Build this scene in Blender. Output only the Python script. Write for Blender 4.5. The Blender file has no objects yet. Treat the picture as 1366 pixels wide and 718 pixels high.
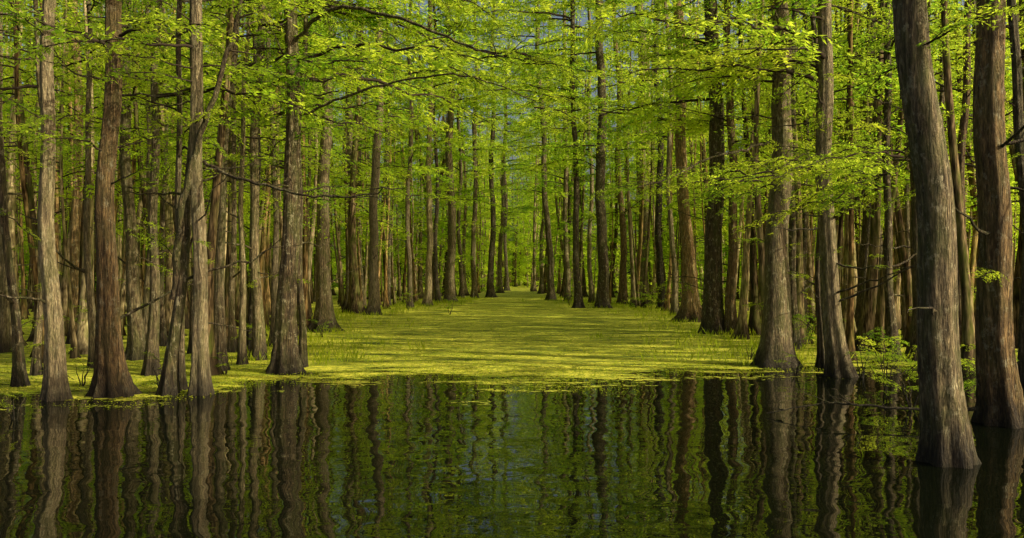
import bpy, math, random
import numpy as np
from mathutils import Vector, Matrix
R=np.random.RandomState(7); random.seed(7)
scene=bpy.context.scene
F=1072.0; H=2.5; HY=367.0; CX=683.0
def gp(px,py):
    d=H*F/(py-HY); return ((px-CX)/F*d, d)
def wp(px,py,d):
    return np.array([(px-CX)/F*d, d, H-(py-HY)/F*d])

# ---------------------------------------------------------------- materials
def newmat(n):
    m=bpy.data.materials.new(n); m.use_nodes=True; nt=m.node_tree; nt.nodes.clear()
    return m,nt,nt.nodes,nt.links
def ramp(nodes,stops):
    r=nodes.new('ShaderNodeValToRGB'); e=r.color_ramp.elements
    while len(e)<len(stops): e.new(0.5)
    for i,(p,c) in enumerate(stops):
        e[i].position=p; e[i].color=(c[0],c[1],c[2],1)
    return r
def mixc(nodes,links,f,a,b,mode='MIX'):
    m=nodes.new('ShaderNodeMix'); m.data_type='RGBA'; m.blend_type=mode
    for s,v in ((m.inputs[0],f),(m.inputs[6],a),(m.inputs[7],b)):
        if hasattr(v,'links') or hasattr(v,'is_output'): links.new(v,s)
        elif isinstance(v,(int,float)): s.default_value=v
        else: s.default_value=(v[0],v[1],v[2],1)
    return m.outputs[2]
def noise(nodes,links,vec,scale,detail=4,rough=.55):
    n=nodes.new('ShaderNodeTexNoise'); n.inputs['Scale'].default_value=scale
    n.inputs['Detail'].default_value=detail; n.inputs['Roughness'].default_value=rough
    links.new(vec,n.inputs['Vector']); return n.outputs['Fac']
def mapping(nodes,links,src,sc):
    m=nodes.new('ShaderNodeMapping'); m.inputs['Scale'].default_value=sc
    links.new(src,m.inputs['Vector']); return m.outputs[0]
def mr(nodes,links,v,a,b,c=0.,d=1.):
    m=nodes.new('ShaderNodeMapRange'); links.new(v,m.inputs[0])
    for i,x in enumerate((a,b,c,d)): m.inputs[i+1].default_value=x
    return m.outputs[0]

def bark_mat(name,dark,mid,light,moss=0.5,simple=False):
    m,nt,n,l=newmat(name)
    geo=n.new('ShaderNodeNewGeometry'); oi=n.new('ShaderNodeObjectInfo')
    pos=geo.outputs['Position']
    v=mapping(n,l,pos,(14,14,1.6) if not simple else (8,8,1.2))
    a=noise(n,l,v,1.6,5 if not simple else 2,.68)
    r=ramp(n,[(0.34,dark),(0.5,mid),(0.64,light)]); l.new(a,r.inputs[0]); c=r.outputs[0]
    v3=mapping(n,l,pos,(2.6,2.6,1.0)); p=noise(n,l,v3,1.1,4 if not simple else 1,.7)
    if not simple:
        v2=mapping(n,l,pos,(30,30,5)); b=noise(n,l,v2,1.5,3,.6)
        c=mixc(n,l,mr(n,l,b,.38,.66,0,.75),c,tuple(x*.3 for x in mid))
    c=mixc(n,l,mr(n,l,p,.44,.62,0,moss),c,(0.085,0.11,0.024))
    if not simple:
        p2=noise(n,l,mapping(n,l,pos,(6,6,4)),1.3,5,.78)
        c=mixc(n,l,mr(n,l,p2,.55,.64,0,.65),c,(0.38,0.36,0.25))
    c=mixc(n,l,1.0,c,mixc(n,l,oi.outputs['Random'],(0.55,0.5,0.42),(1.5,1.38,1.12)),'MULTIPLY')
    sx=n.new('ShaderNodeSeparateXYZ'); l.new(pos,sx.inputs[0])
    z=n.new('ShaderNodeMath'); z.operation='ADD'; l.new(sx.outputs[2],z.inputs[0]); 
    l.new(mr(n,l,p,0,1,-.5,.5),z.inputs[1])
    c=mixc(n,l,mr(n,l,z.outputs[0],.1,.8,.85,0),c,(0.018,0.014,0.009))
    bs=n.new('ShaderNodeBsdfPrincipled' if not simple else 'ShaderNodeBsdfDiffuse'); l.new(c,bs.inputs[0])
    if not simple:
        bs.inputs['Roughness'].default_value=.85; bs.inputs['Specular IOR Level'].default_value=.25
        add=n.new('ShaderNodeMath'); add.operation='ADD'; l.new(a,add.inputs[0]); 
        mu=n.new('ShaderNodeMath'); mu.operation='MULTIPLY'; l.new(b,mu.inputs[0]); mu.inputs[1].default_value=.5; l.new(mu.outputs[0],add.inputs[1])
        bp=n.new('ShaderNodeBump'); bp.inputs['Strength'].default_value=1; bp.inputs['Distance'].default_value=.13
        l.new(add.outputs[0],bp.inputs['Height']); l.new(bp.outputs[0],bs.inputs['Normal'])
    o=n.new('ShaderNodeOutputMaterial'); l.new(bs.outputs[0],o.inputs[0]); return m
C_b=((0.035,0.027,0.017),(0.165,0.13,0.078),(0.36,0.29,0.18))
C_p=((0.07,0.055,0.035),(0.29,0.235,0.145),(0.52,0.44,0.28))
C_r=((0.04,0.026,0.013),(0.21,0.14,0.068),(0.47,0.32,0.15))
C_d=((0.016,0.012,0.008),(0.075,0.057,0.034),(0.20,0.15,0.09))
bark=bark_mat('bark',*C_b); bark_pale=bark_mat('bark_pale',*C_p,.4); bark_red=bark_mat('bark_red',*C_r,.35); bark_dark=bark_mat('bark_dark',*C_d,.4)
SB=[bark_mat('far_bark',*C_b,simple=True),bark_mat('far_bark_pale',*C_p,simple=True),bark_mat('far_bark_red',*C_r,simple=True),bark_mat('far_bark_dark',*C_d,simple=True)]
twig,nt,n,l=newmat('twig'); bs=n.new('ShaderNodeBsdfDiffuse'); bs.inputs[0].default_value=(.04,.03,.02,1); o=n.new('ShaderNodeOutputMaterial'); l.new(bs.outputs[0],o.inputs[0])

def leaf_mat(name,c1,c2,t1,t2):
    m,nt,n,l=newmat(name)
    geo=n.new('ShaderNodeNewGeometry'); oi=n.new('ShaderNodeObjectInfo')
    a=noise(n,l,geo.outputs['Position'],.45,1)
    b=noise(n,l,geo.outputs['Position'],9,0)
    s=n.new('ShaderNodeMath'); s.operation='ADD'; l.new(mr(n,l,a,.3,.7,0,.55),s.inputs[0]); l.new(mr(n,l,b,.3,.7,0,.38),s.inputs[1])
    s2=n.new('ShaderNodeMath'); s2.operation='ADD'; s2.use_clamp=True; l.new(s.outputs[0],s2.inputs[0]); l.new(mr(n,l,oi.outputs['Random'],0,1,-.15,.35),s2.inputs[1])
    d=n.new('ShaderNodeBsdfDiffuse'); l.new(mixc(n,l,s2.outputs[0],c1,c2),d.inputs[0])
    t=n.new('ShaderNodeBsdfTranslucent'); l.new(mixc(n,l,s2.outputs[0],t1,t2),t.inputs[0])
    mx=n.new('ShaderNodeMixShader'); mx.inputs[0].default_value=.6; l.new(d.outputs[0],mx.inputs[1]); l.new(t.outputs[0],mx.inputs[2])
    o=n.new('ShaderNodeOutputMaterial'); l.new(mx.outputs[0],o.inputs[0]); return m
leaf=leaf_mat('cypress_leaf',(0.07,0.17,0.012),(0.40,0.52,0.025),(0.26,0.56,0.02),(0.92,0.99,0.07))
grassm=leaf_mat('marsh_leaf',(0.11,0.16,0.012),(0.36,0.38,0.02),(0.30,0.46,0.02),(0.7,0.75,0.04))

# water
water,nt,n,l=newmat('swamp_water')
geo=n.new('ShaderNodeNewGeometry')
w1=noise(n,l,mapping(n,l,geo.outputs['Position'],(1.0,1.2,1)),1.05,1,.4)
w2=noise(n,l,mapping(n,l,geo.outputs['Position'],(1.0,1.2,1)),3.6,1,.5)
ad=n.new('ShaderNodeMath'); ad.operation='MULTIPLY_ADD'; l.new(w2,ad.inputs[0]); ad.inputs[1].default_value=.08; l.new(w1,ad.inputs[2])
bp=n.new('ShaderNodeBump'); bp.inputs['Strength'].default_value=1; bp.inputs['Distance'].default_value=.018; l.new(ad.outputs[0],bp.inputs['Height'])
bs=n.new('ShaderNodeBsdfPrincipled'); bs.inputs['Base Color'].default_value=(.003,.004,.0015,1); bs.inputs['Roughness'].default_value=.005; bs.inputs['IOR'].default_value=1.42
l.new(bp.outputs[0],bs.inputs['Normal']); o=n.new('ShaderNodeOutputMaterial'); l.new(bs.outputs[0],o.inputs[0])

# duckweed
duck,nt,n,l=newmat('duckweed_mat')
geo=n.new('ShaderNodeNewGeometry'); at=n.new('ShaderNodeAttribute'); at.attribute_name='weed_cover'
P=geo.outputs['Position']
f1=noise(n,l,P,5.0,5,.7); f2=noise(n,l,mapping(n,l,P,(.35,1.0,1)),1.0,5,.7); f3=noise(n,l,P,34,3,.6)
c=ramp(n,[(0.36,(0.09,0.11,0.012)),(0.47,(0.42,0.42,0.025)),(0.58,(0.80,0.73,0.07))]); l.new(f2,c.inputs[0])  # stretched noise: weed streaks, plus shadow bands painted into the mat colour
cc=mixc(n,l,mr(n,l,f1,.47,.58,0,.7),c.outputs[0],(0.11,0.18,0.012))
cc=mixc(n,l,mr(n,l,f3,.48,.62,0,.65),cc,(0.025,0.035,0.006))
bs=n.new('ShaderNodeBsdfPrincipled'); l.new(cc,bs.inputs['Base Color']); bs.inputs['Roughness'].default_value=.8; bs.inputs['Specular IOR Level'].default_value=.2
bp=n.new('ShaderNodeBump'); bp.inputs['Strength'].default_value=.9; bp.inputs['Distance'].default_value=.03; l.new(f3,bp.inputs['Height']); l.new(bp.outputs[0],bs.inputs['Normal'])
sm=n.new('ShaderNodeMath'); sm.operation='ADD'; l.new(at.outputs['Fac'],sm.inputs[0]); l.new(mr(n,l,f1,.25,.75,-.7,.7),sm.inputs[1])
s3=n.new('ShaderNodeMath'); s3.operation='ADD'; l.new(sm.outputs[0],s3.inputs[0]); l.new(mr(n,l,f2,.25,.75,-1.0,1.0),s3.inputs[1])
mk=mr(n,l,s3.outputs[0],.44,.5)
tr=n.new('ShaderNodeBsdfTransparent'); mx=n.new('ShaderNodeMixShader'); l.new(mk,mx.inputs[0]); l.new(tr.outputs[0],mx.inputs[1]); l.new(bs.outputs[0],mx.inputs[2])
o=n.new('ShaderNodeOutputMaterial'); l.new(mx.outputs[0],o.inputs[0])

# ---------------------------------------------------------------- mesh helpers
class MB:
    def __init__(s): s.v=[];s.f=[];s.m=[];s.sm=[];s.n=0
    def add(s,v,f,mi,smooth=True):
        s.v.append(np.asarray(v,float)); s.f.append(np.asarray(f,int)+s.n); s.m.append(np.full(len(f),mi)); s.sm.append(np.full(len(f),smooth)); s.n+=len(v)
    def mesh(s,name,mats):
        v=np.concatenate(s.v); f=np.concatenate(s.f); me=bpy.data.meshes.new(name)
        me.vertices.add(len(v)); me.vertices.foreach_set('co',v.ravel())
        me.loops.add(f.size); me.loops.foreach_set('vertex_index',f.ravel().astype(np.int32))
        me.polygons.add(len(f)); me.polygons.foreach_set('loop_start',(np.arange(len(f))*4).astype(np.int32))
        me.polygons.foreach_set('material_index',np.concatenate(s.m).astype(np.int32))
        me.polygons.foreach_set('use_smooth',np.concatenate(s.sm))
        for m in mats: me.materials.append(m)
        me.update(calc_edges=True); return me
def ringfaces(nr,k):
    i=np.arange(nr-1)[:,None]*k; j=np.arange(k)[None,:]; j2=(j+1)%k
    return np.stack([i+j,i+j2,i+k+j2,i+k+j],-1).reshape(-1,4)
def tube(mb,pts,rad,k=6,mi=0):
    pts=np.asarray(pts,float); rad=np.asarray(rad,float); n=len(pts)
    t=np.gradient(pts,axis=0); t/=np.linalg.norm(t,axis=1)[:,None]+1e-9
    up=np.array([0,0,1.]) if abs(t[:,2]).mean()<.8 else np.array([1.,0,0])
    a=np.cross(t,up); a/=np.linalg.norm(a,axis=1)[:,None]+1e-9; b=np.cross(t,a)
    th=np.linspace(0,2*np.pi,k,endpoint=False)
    v=pts[:,None]+rad[:,None,None]*(np.cos(th)[None,:,None]*a[:,None]+np.sin(th)[None,:,None]*b[:,None])
    mb.add(v.reshape(-1,3),ringfaces(n,k),mi)
def trunk(mb,path,r0,r1,k=20,flare=.5,rs=None,mi=0,step=.3):
    rs=rs or R
    fn,Ht=path
    zs=np.concatenate([np.linspace(-.5,1.6,18),np.arange(1.9,Ht,step)])
    th=np.linspace(0,2*np.pi,k,endpoint=False)
    nf=rs.randint(5,9); ph=rs.rand()*6.28; ph2=rs.rand()*6.28
    zc=np.clip(zs,0,None)
    r=r0+(r1-r0)*np.clip(zc/Ht,0,1)**.9
    r=r*(1+flare*np.exp(-zc/.28)*1.1+flare*.8*np.exp(-zc/1.1))
    xy=np.array([fn(z) for z in zs])
    amp=.05+.36*flare*np.exp(-zc/.9)
    mod=1+amp[:,None]*np.cos(nf*th[None]+ph+.15*zs[:,None])+.04*np.cos(3*th[None]+ph2+.8*np.sin(zs*.7)[:,None])+rs.normal(0,.02,(len(zs),k))
    rr=r[:,None]*mod
    v=np.stack([xy[:,0,None]+rr*np.cos(th),xy[:,1,None]+rr*np.sin(th),np.repeat(zs[:,None],k,1)],-1)
    mb.add(v.reshape(-1,3),ringfaces(len(zs),k),mi)
def feathers(mb,P,D,Nn,L,W,mi=1):
    D=D/(np.linalg.norm(D,axis=1)[:,None]+1e-9); S=np.cross(D,Nn); S/=np.linalg.norm(S,axis=1)[:,None]+1e-9
    L=L[:,None];W=W[:,None]
    v=np.stack([P,P+D*L*.45+S*W*.5,P+D*L,P+D*L*.45-S*W*.5],1).reshape(-1,3)
    mb.add(v,np.arange(len(P)*4).reshape(-1,4),mi,False)
def link(ob,parent=None):
    scene.collection.objects.link(ob)
    if parent: ob.parent=parent
    return ob

# ------------------------------------------------------- leafy branch variants (detail)
def branch_mesh(idx,L,dens=1.,bare=.15,fs=1.):
    rs=np.random.RandomState(100+idx); mb=MB()
    n=14; t=np.linspace(0,1,n)
    wob=np.cumsum(rs.normal(0,.03,(n,3)),0)*L*.4; wob-=wob[0]
    pts=np.stack([t*L,0*t,L*(.12*t-.30*t*t)],1)+wob
    tube(mb,pts,.010*L*(1-t)+.005,5,0)
    nt=int(L*8.5*dens)
    for i in range(nt):
        tt=rs.uniform(bare,1.); p0=np.array([np.interp(tt,t,pts[:,j]) for j in range(3)])
        side=1 if i%2 else -1
        ang=side*math.radians(rs.uniform(30,75)); tl=L*.32*(1.1-tt*.7)*rs.uniform(.4,1.3)
        d=np.array([math.cos(ang),math.sin(ang),rs.uniform(-.45,.25)]); d/=np.linalg.norm(d)
        m=7; s=np.linspace(0,1,m); tp=p0+d*tl*s[:,None]+np.array([0,0,-1])*(.25*tl*s**2)[:,None]+rs.normal(0,.014,(m,3))*s[:,None]
        tube(mb,tp,.0045*(1-s)+.0016,3,0)
        nf=max(6,int(tl/(.032*fs)))
        q=rs.uniform(.08,1,nf); P=np.stack([np.interp(q,s,tp[:,j]) for j in range(3)],1)+rs.normal(0,.012,(nf,3))
        sd=np.where(np.arange(nf)%2,1,-1); fa=ang+sd*np.radians(rs.uniform(35,75,nf))
        D=np.stack([np.cos(fa),np.sin(fa),rs.normal(-.25,.28,nf)],1)
        Nn=np.array([0,0,1.])+rs.normal(0,.55,(nf,3))
        feathers(mb,P,D,Nn,fs*rs.uniform(.08,.16,nf),fs*rs.uniform(.020,.038,nf))
    return mb.mesh('branch_%d'%idx,[twig,leaf])
BR=[branch_mesh(i,L,dn) for i,(L,dn) in enumerate([(2.2,1.4),(2.8,1.3),(3.2,1.2),(2.5,1.1),(1.8,1.5),(3.6,1.1)])]
BRF=[branch_mesh(10+i,L,dn,fs=1.9) for i,(L,dn) in enumerate([(3.0,1.3),(4.2,1.0),(5.0,.9),(3.6,1.1)])]
def put_branch(parent,loc,az,tilt,sc,rs,far=False):
    S=BRF if far else BR
    ob=bpy.data.objects.new('branch',S[rs.randint(len(S))])
    ob.matrix_world=Matrix.Translation(Vector(loc))@Matrix.Rotation(az,4,'Z')@Matrix.Rotation(-tilt,4,'Y')@Matrix.Rotation(rs.uniform(-.5,.5),4,'X')@Matrix.Scale(sc,4)
    mw=ob.matrix_world.copy(); link(ob,parent); ob.matrix_world=mw
    return ob

# ------------------------------------------------------- foreground trees
base_xy=[]
def make_tree(xb,yb,wb,xt,wt,mat=bark,nb=16,low=5.0,flare=.5,bend=0.,limbs=(),Ht=None,sprigs=1,lsc=(.3,.6)):
    x,dd=gp(xb,yb); rs=np.random.RandomState(int(xb*13+yb*7)); base_xy.append((x,dd))
    zt=H+HY/F*dd; x2=(xt-CX)/F*dd
    Ht=Ht or (rs.uniform(14,17) if dd<30 else rs.uniform(24,28) if dd<50 else rs.uniform(33,40))
    sl=(x2-x)/zt; yl=rs.uniform(-.03,.03); a1,a2,p1,p2=rs.uniform(.05,.15),rs.uniform(.04,.10),rs.rand()*6,rs.rand()*6
    def fn(z):
        zz=max(z,0)
        return (x+sl*zz+bend*math.sin(min(zz/zt,1.6)*math.pi)+a1*(math.sin(zz*.5+p1)-math.sin(p1))+.4*a2*(math.sin(zz*1.7+p2)-math.sin(p2)), dd+yl*zz+a2*math.sin(zz*.6+p2))
    r0=wb/F*dd/2*.63; r1v=wt/F*dd/2*.74
    r1=r0+(r1v-r0)/min(zt/Ht,1); r1=max(min(r1,r0*.5),.03)
    mb=MB(); trunk(mb,(fn,Ht),r0,r1,k=32 if dd<22 else 18,flare=flare,rs=rs,step=.25 if dd<30 else .5)
    for lm in limbs:
        pts=np.array([wp(a,b,dd+c) for a,b,c in lm[0]]); n=len(pts); tt=np.linspace(0,n-1,n*5)
        pp=np.stack([np.interp(tt,np.arange(n),pts[:,j]) for j in range(3)],1)
        k=np.ones(5)/5
        sm=pp.copy()
        for j in range(3): sm[2:-2,j]=np.convolve(pp[:,j],k,'valid')
        sm[1:]+=rs.normal(0,.02,(len(sm)-1,3))
        tube(mb,sm,np.linspace(lm[1],lm[1]*.25,len(sm)),7,1)
        for q in range(lm[2]):
            i=rs.randint(3,len(sm)-1); az=rs.rand()*6.28; Lq=rs.uniform(.3,1.1)
            s=np.linspace(0,1,7)[:,None]; dr=np.array([math.cos(az),math.sin(az)*.6,rs.uniform(-.2,.6)])
            tube(mb,sm[i]+dr*Lq*s+rs.normal(0,.025,(7,3))*s,np.linspace(lm[1]*.3,.004,7),4,1)
    for q in range(rs.randint(5,11)):
        z=rs.uniform(1.5,10); az=rs.rand()*6.28; L=rs.uniform(.3,1)**2*3.2+.2; s=np.linspace(0,1,11)[:,None]; p=np.array([*fn(z),z])
        w_=np.cumsum(rs.normal(0,.03,(11,3)),0)*L*.6; w_-=w_[0]
        tube(mb,p+np.array([math.cos(az),math.sin(az),rs.uniform(-.15,.6)])*L*s+w_,np.linspace(.014+.007*L,.004,11),4,1)
    ob=bpy.data.objects.new('cypress_tree',mb.mesh('cypress_tree',[mat,bark_dark])); link(ob)
    far=dd>32; az0=0 if x<0 else math.pi
    for q in range(int(nb*(1.25 if not far else 1.4))):
        if far: z=6.5+(Ht-6.5)*rs.beta(1.2,1.1); sc=rs.uniform(.6,1.1)*(1.15-.5*(z/Ht)**2)
        else:
            z=rs.uniform(low,11) if rs.rand()<.92 else rs.uniform(11,Ht); sc=rs.uniform(.5,1.15)
            if z<7: sc*=.7
        put_branch(ob,(*fn(z),z),rs.rand()*6.283,rs.uniform(-.2,.5),sc,rs,far)
    if far:   # limbs reaching into the light over the open channel
        for q in range(8):
            z=rs.uniform(10,Ht-1); put_branch(ob,(*fn(z),z),az0+rs.uniform(-.8,.8),rs.uniform(0,.4),rs.uniform(1.0,1.5),rs,True)
        if dd>50 and abs(x)<11:
            for q in range(7):
                z=rs.uniform(.5*Ht,Ht-1); put_branch(ob,(*fn(z),z),az0+rs.uniform(-.4,.4),rs.uniform(0,.3),rs.uniform(1.4,1.9),rs,True)
    elif abs(x)<9 and dd>18:
        for q in range(5):
            z=rs.uniform(7.,11); put_branch(ob,(*fn(z),z),az0+rs.uniform(-.7,.7),rs.uniform(0,.3),rs.uniform(1.2,1.7),rs)
    for q in range(sprigs+rs.randint(4)):
        z=rs.uniform(1.2,6); put_branch(ob,(*fn(z),z),rs.rand()*6.283,rs.uniform(0,.9),rs.uniform(.15,.42),rs)
    for lm in limbs:
        pts=[wp(a,b,dd+c) for a,b,c in lm[0]]
        for q in range(lm[3]):
            i=rs.randint(max(1,len(pts)//2) if lsc[1]<.7 else 1,len(pts)); put_branch(ob,tuple(pts[i]+rs.normal(0,.1,3)),rs.uniform(-.8,.8)+(math.pi if pts[-1][0]<pts[0][0] else 0),rs.uniform(-.3,.3),rs.uniform(*lsc),rs)
    return ob
T=make_tree
T(30,515,17,-15,14,bark_dark,8,bend=-.3)
T(78,532,34,70,28,bark_pale,12,flare=.35,sprigs=2)
T(128,490,14,106,12,bark_pale,8)
T(155,527,42,148,31,bark_red,14,flare=.6)
T(181,480,26,175,22,bark,12)
T(205,500,20,212,16,bark,8)
T(226,526,22,250,14,bark_dark,6,limbs=[([(232,400,0),(240,290,-.2),(262,190,-.3),(300,85,-.5),(318,20,-.5),(330,-60,-.5)],.09,6,3)],sprigs=3)
T(243,520,14,246,12,bark,6)
T(268,526,30,277,21,bark_pale,10,flare=.4,limbs=[([(272,215,0),(305,235,-.6),(350,245,-1.2),(400,262,-1.6),(470,262,-2),(535,250,-2.3)],.04,16,2)],sprigs=3)
T(292,495,20,320,16,bark,8)
T(310,470,12,306,10,bark,6); T(336,470,14,334,12,bark_dark,6); T(365,462,14,360,12,bark_pale,8)
T(324,486,12,331,10,bark_pale,6); T(192,470,12,196,10,bark_pale,6); T(258,472,13,262,11,bark,6); T(218,462,10,214,9,bark_dark,6)
T(345,480,22,350,19,bark,9)
T(380,497,40,386,31,bark_dark,12,flare=.45,limbs=[([(388,60,0),(440,5,-1.),(520,18,-2),(590,48,-3),(650,72,-3.6),(700,80,-4)],.055,14,9),([(386,160,0),(440,135,-.5),(520,108,-1),(600,97,-1.6),(660,110,-2),(715,135,-2)],.04,14,6)])
T(402,490,13,409,11,bark_dark,6)
T(432,442,28,441,24,bark,14,flare=.9)
T(467,416,17,465,15,bark,10); T(497,420,20,509,17,bark_pale,12); T(517,410,11,514,10,bark_dark,8); T(482,412,9,480,8,bark_dark,7)
T(547,412,10,551,9,bark_pale,8); T(570,408,14,573,12,bark_pale,9); T(585,404,9,580,8,bark_dark,7); T(600,403,19,598,17,bark,12)
T(615,399,9,613,8,bark_dark,8); T(633,398,11,636,10,bark,8); T(655,397,13,657,11,bark_dark,8); T(667,391,10,680,8,bark,8); T(676,388,8,672,7,bark_dark,8)
T(735,401,14,714,10,bark,8); T(722,392,8,735,7,bark,8)
T(772,411,14,764,12,bark_dark,10); T(757,402,11,752,10,bark,8); T(790,404,10,786,9,bark_pale,8)
T(804,411,23,800,19,bark_dark,12); T(830,406,14,818,12,bark_red,9); T(856,406,27,853,20,bark,12)
T(885,412,15,880,13,bark_dark,9); T(899,420,11,893,10,bark_pale,8)
T(921,429,28,903,21,bark_red,12,flare=.9); T(953,445,38,949,31,bark_dark,14,flare=.4,limbs=[([(952,60,0),(985,45,-1),(1020,30,-2),(1060,5,-3),(1100,-20,-3)],.05,6,3)])
T(976,446,20,968,17,bark_red,9)
T(1033,488,52,1030,44,bark,14,flare=.4,limbs=[([(1026,190,0),(990,200,-.6),(940,212,-1.2),(890,240,-1.8),(850,250,-2)],.045,14,4)],sprigs=6)
T(1061,466,17,1062,15,bark_dark,9); T(1098,491,14,1082,12,bark,7)
T(1122,502,38,1105,30,bark_pale,12,flare=.35,bend=-.05,limbs=[([(1112,290,0),(1140,270,-1.2),(1165,240,-2.2),(1195,225,-3.2),(1215,208,-4)],.035,10,20),([(1112,220,0),(1085,215,-1.5),(1060,225,-2.5),(1030,240,-3.2)],.03,10,12)],sprigs=8,lsc=(.35,.75))
T(1149,446,27,1166,21,bark,11); T(1192,482,18,1196,15,bark_dark,8)
T(1222,480,30,1214,24,bark,10); T(1286,490,20,1292,16,bark_red,8)
T(1268,618,78,1224,58,bark,12,flare=.24,sprigs=0)
T(1342,566,68,1322,56,bark_red,12,flare=.3,sprigs=0)
T(1372,520,24,1362,20,bark,8)
T(105,458,24,98,20,bark_red,10); T(52,500,12,45,10,bark,7); T(5,470,18,8,15,bark_pale,9)
T(1075,450,13,1078,11,bark_dark,8); T(1005,430,11,1003,10,bark_dark,8); T(1320,480,16,1300,13,bark,8)
T(1170,455,12,1180,10,bark_pale,7); T(1210,460,12,1200,10,bark,7); T(1255,470,14,1262,12,bark_dark,7)

# ------------------------------------------------------- background forest (instanced variants)
def bg_tree(idx,leafL,leafW,nleaf,k,low,r0,Ht,Lm=1.,nb=38):
    rs=np.random.RandomState(500+idx); mb=MB(); p=rs.rand(4)*6; lean=rs.uniform(-.05,.05,2)
    def fn(z):
        z=max(z,0); return (lean[0]*z+.16*(math.sin(z*.4+p[0])-math.sin(p[0])),lean[1]*z+.16*(math.sin(z*.35+p[1])-math.sin(p[1])))
    trunk(mb,(fn,Ht),r0,.035,k=k,flare=.9,rs=rs,step=.6)
    per=max(nleaf//nb,1)
    for b in range(nb):
        z=low+(Ht-low)*rs.beta(1.1,1.25); az=rs.rand()*6.28; L=Lm*rs.uniform(.8,2.9)*(1.15-.6*(z/Ht)**2)
        rise=rs.uniform(-.2,.45); d=np.array([math.cos(az),math.sin(az),rise]); sd=np.array([-math.sin(az),math.cos(az),0]); p0=np.array([*fn(z),z])
        s=np.linspace(0,1,6); pts=p0+d*L*s[:,None]+np.array([0,0,-.3*L])*(s**2)[:,None]
        tube(mb,pts,np.linspace(.028,.008,6),4,1)
        q=rs.uniform(.15,1.05,per)**.8; lat=rs.normal(0,1,per)*.28*L*(1.1-q*.6)
        lat=np.round(lat/.35)*.35+rs.normal(0,.09,per)
        P=p0+d*L*q[:,None]+np.array([0,0,-.3*L])*(q**2)[:,None]+sd*lat[:,None]+rs.normal(0,.10,(per,3)); P[:,2]-=abs(lat)*rs.uniform(0,.5)
        an=rs.uniform(0,6.28,per); D=np.stack([np.cos(an),np.sin(an),rs.normal(-.25,.35,per)],1)+d*.6
        feathers(mb,P,D,np.array([0,0,1.])+rs.normal(0,.65,(per,3)),leafL*rs.uniform(.7,1.3,per),leafW*rs.uniform(.7,1.3,per),2)
    return mb.mesh('forest_tree_%d'%idx,[SB[idx%4],twig,leaf])
NEAR=[bg_tree(i,.18,.065,2600,10,4.0+1.4*(i%3),[.17,.22,.14,.24,.18,.15][i],[19,22,18,21,20,17][i],nb=30) for i in range(6)]
POLE=[bg_tree(30+i,.18,.065,650,8,5,[.085,.11,.07][i],[19,20,17][i],.7,14) for i in range(3)]
FAR=[bg_tree(10+i,.38,.15,2500,7,3.0+1.2*(i%3),[.18,.24,.15,.26][i],[32,35,31,34][i],1.3,42) for i in range(4)]
LOW=[bg_tree(20+i,.36,.16,2000,6,.3,.09,11+3*i,1.1,28) for i in range(2)]
forest=bpy.data.objects.new('background_forest',None); link(forest)
pts=list(base_xy)
cd=[15,20,28,36,45,55,70,100,140,160]; cw=[7,6.5,8,9.5,11,10,7,3.4,1.8,1.0]
def clear(x,y,f=1.):
    return abs(x-.3)<np.interp(y,cd,cw)*f
def scatter(n,y0,y1,sep,meshes,xs=.68,xo=5,name='forest_tree',f=1.):
    c=0;tries=0
    while c<n and tries<n*60:
        tries+=1
        y=math.sqrt(R.uniform(y0*y0,y1*y1)); hw=xs*y+xo; x=R.uniform(-hw,hw)
        if x>.655*y+1 and y<60: continue
        if y<165 and clear(x,y,f): continue
        if any(abs(a-x)<sep and (a-x)**2+(b-y)**2<sep*sep for a,b in pts): continue
        pts.append((x,y)); c+=1
        o=bpy.data.objects.new(name,meshes[R.randint(len(meshes))]); 
        s=R.uniform(.8,1.15); o.location=(x,y,0); o.rotation_euler=(R.normal(0,.03),R.normal(0,.03),R.rand()*6.28)
        zz=1.05 if y<34 or y>66 else 1.05+.2*(y-34)/32
        o.scale=(s*R.uniform(.7,1.15),)*2+(s*zz,)
        link(o,forest)
scatter(34,21,34,1.5,NEAR,xo=3); scatter(75,20,40,.8,POLE,xo=2)
scatter(135,34,66,1.6,NEAR); scatter(200,36,76,.9,POLE)
scatter(235,66,115,1.8,FAR); scatter(225,115,210,2.4,FAR,.66,3)
scatter(90,165,215,1.4,FAR,.06,4)
scatter(110,100,205,1.5,LOW,.4,5,f=1.3)
scatter(120,205,235,1.5,LOW,.62,0)
scatter(40,55,100,1.5,LOW,.66,2,f=1.3)

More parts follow.
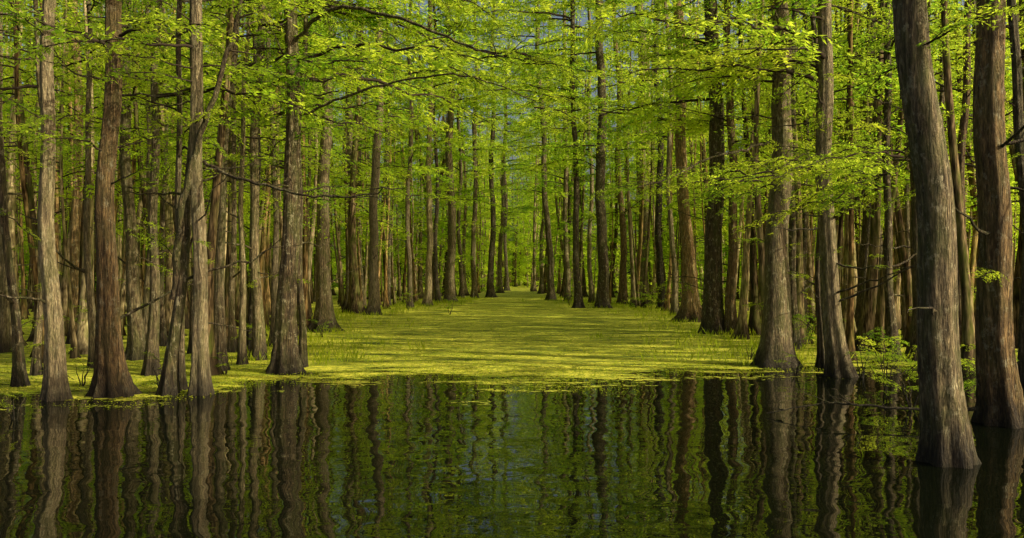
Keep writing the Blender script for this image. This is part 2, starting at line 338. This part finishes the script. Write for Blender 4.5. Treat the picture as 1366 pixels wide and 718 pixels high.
# ------------------------------------------------------- shrubs / saplings
def shrub(px,py,h,n,seed):
    rs=np.random.RandomState(seed); x,y=gp(px,py); mb=MB()
    for i in range(4):
        az=rs.rand()*6.28; s=np.linspace(0,1,7)[:,None]
        tube(mb,np.array([x,y,-.1])+np.array([math.cos(az)*.3,math.sin(az)*.3,1])*h*s+rs.normal(0,.03,(7,3))*s,np.linspace(.018,.004,7),5,0)
    ob=bpy.data.objects.new('swamp_shrub',mb.mesh('swamp_shrub',[bark_dark])); link(ob)
    for i in range(n):
        z=h*rs.uniform(.15,1); put_branch(ob,(x+rs.normal(0,.1*h),y+rs.normal(0,.1*h),z),rs.rand()*6.28,rs.uniform(0,.8),h*rs.uniform(.16,.32),rs)
for i,a in enumerate([(868,416,1.4,16),(845,414,1.0,10),(600,420,1.0,8),(1180,520,1.1,14),(1215,545,.9,12),(1150,505,.9,10),(1330,545,1.1,12),(20,560,.5,6),(1060,500,.5,5),(215,520,.7,7),(1090,470,1.6,12),(960,430,1.5,10),(545,414,1.3,10),(655,396,1.6,14),(430,450,.8,6),(300,500,.6,6),(1000,480,.5,5),(120,470,1.3,9),(60,500,.8,6),(760,408,1.,8),(110,515,.6,6),(340,478,.9,8)]):
    shrub(*a,seed=900+i)
mb=MB(); pts_=np.array([wp(1300,545,13.5),wp(1225,548,13.6),wp(1150,540,13.9),wp(1095,538,14.2),wp(1020,552,14.3)]); tt=np.linspace(0,4,24)
pp=np.stack([np.interp(tt,np.arange(5),pts_[:,j]) for j in range(3)],1)+R.normal(0,.012,(24,3)); tube(mb,pp,np.linspace(.035,.008,24),6,0)
for q in range(7):
    i=R.randint(4,23); s=np.linspace(0,1,6)[:,None]; dr=np.array([R.uniform(-1,.3),R.uniform(-.6,.6),R.uniform(-.2,.7)])
    tube(mb,pp[i]+dr*R.uniform(.3,.7)*s+R.normal(0,.015,(6,3))*s,np.linspace(.012,.003,6),4,0)
link(bpy.data.objects.new('fallen_branch',mb.mesh('fallen_branch',[bark_dark])))

# ------------------------------------------------------- water, duckweed, plants
def sheet(name,xs,ys,z,mat):
    X,Y=np.meshgrid(xs,ys); v=np.stack([X,Y,np.full_like(X,z)],-1).reshape(-1,3); nx=len(xs); ny=len(ys)
    i=np.arange(ny-1)[:,None]*nx; j=np.arange(nx-1)[None]; f=np.stack([i+j,i+j+1,i+nx+j+1,i+nx+j],-1).reshape(-1,4)
    mb=MB(); mb.add(v,f,0); o=bpy.data.objects.new(name,mb.mesh(name,[mat])); link(o); return o,v
sheet('water',np.array([-600,600.]),np.array([-60,900.]),0,water)
ex=[-200,-30,-9.9,-7.5,-6.6,-5.4,-2.2,-0.7,2,4,6,14,40,200]; ey=[14,15,15.5,15.9,16.5,18.8,19.3,17.5,18.0,19.3,20.6,22.4,25,30]
xs=np.concatenate([np.linspace(-200,-42,20),np.arange(-40,40.1,.35),np.linspace(42,200,20)])
ys=np.concatenate([np.arange(13,27,.2),np.arange(27,60,.8),np.linspace(60,320,60)])
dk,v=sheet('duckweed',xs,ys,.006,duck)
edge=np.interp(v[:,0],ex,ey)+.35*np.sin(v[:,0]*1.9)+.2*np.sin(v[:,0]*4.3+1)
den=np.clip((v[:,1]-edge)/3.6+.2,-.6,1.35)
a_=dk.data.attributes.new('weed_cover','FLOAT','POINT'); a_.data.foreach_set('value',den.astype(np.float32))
mb=MB(); n_=90000
y=1/np.sqrt(R.uniform(1/75.**2,1/15.**2,n_)); x=R.uniform(-1,1,n_)*(.66*y+2)
k_=(y>np.interp(x,ex,ey)+.3*np.sin(x*1.9)+R.normal(0,.6,n_)-.2)&((np.sin(x*.9+y*.4)+np.sin(y*1.3-x*.3)+R.normal(0,1,n_))>-.6)
x=x[k_];y=y[k_];m_=len(x); an=R.uniform(0,6.28,m_); sz=R.uniform(.02,.055,m_)*(.7+y/45)
feathers(mb,np.stack([x,y,np.full(m_,.008)],1),np.stack([np.cos(an),np.sin(an),R.uniform(.1,.9,m_)],1),np.array([0,0,1.])+R.normal(0,.4,(m_,3)),sz,sz*.5,0)
link(bpy.data.objects.new('floating_plants',mb.mesh('floating_plants',[grassm])))
mb=MB(); P=[];D=[];L=[]
for q in range(1500):
    y=R.uniform(22,85); s=R.choice([-1,1]); x=.3+s*(np.interp(y,cd,cw)+R.normal(0,1.9)); nb=R.randint(6,16)
    P.append(np.stack([x+R.normal(0,.25,nb),y+R.normal(0,.25,nb),np.zeros(nb)],1)); D.append(np.stack([R.normal(0,.35,nb),R.normal(0,.35,nb),np.ones(nb)],1)); L.append(R.uniform(.08,.36,nb)*R.uniform(.5,1.5))
P=np.concatenate(P);D=np.concatenate(D);L=np.concatenate(L)
feathers(mb,P,D,R.normal(0,1,(len(P),3)),L,.015+.05*L,0)
link(bpy.data.objects.new('marsh_grass',mb.mesh('marsh_grass',[grassm])))

# ------------------------------------------------------- light, sky, camera
sv=Vector((.83,-.36,.54)).normalized()
el=math.asin(sv.z); rot=math.atan2(sv.x,sv.y)
w=bpy.data.worlds.new('World'); scene.world=w; w.use_nodes=True; nt=w.node_tree
bg=nt.nodes['Background']; sk=nt.nodes.new('ShaderNodeTexSky'); sk.sky_type='NISHITA'; sk.sun_disc=False; sk.sun_elevation=el; sk.sun_rotation=rot
sk.dust_density=8; sk.air_density=1.0; sk.ozone_density=.3
nt.links.new(sk.outputs[0],bg.inputs[0]); bg.inputs[1].default_value=.14
sl=bpy.data.lights.new('sun','SUN'); sl.energy=5; sl.angle=math.radians(.5); sl.color=(1,.93,.68)
so=bpy.data.objects.new('sun',sl); so.rotation_euler=sv.to_track_quat('Z','Y').to_euler(); link(so)
cam=bpy.data.cameras.new('camera'); co=bpy.data.objects.new('camera',cam); link(co)
cam.sensor_width=36; cam.lens=36*F/1366; cam.clip_end=2000
co.location=(0,0,H); co.rotation_euler=(math.radians(90)+math.atan((HY-359)/F),0,0); scene.camera=co
scene.view_settings.view_transform='Standard'; scene.view_settings.look='None'; scene.view_settings.exposure=0
print('trees',len(pts))
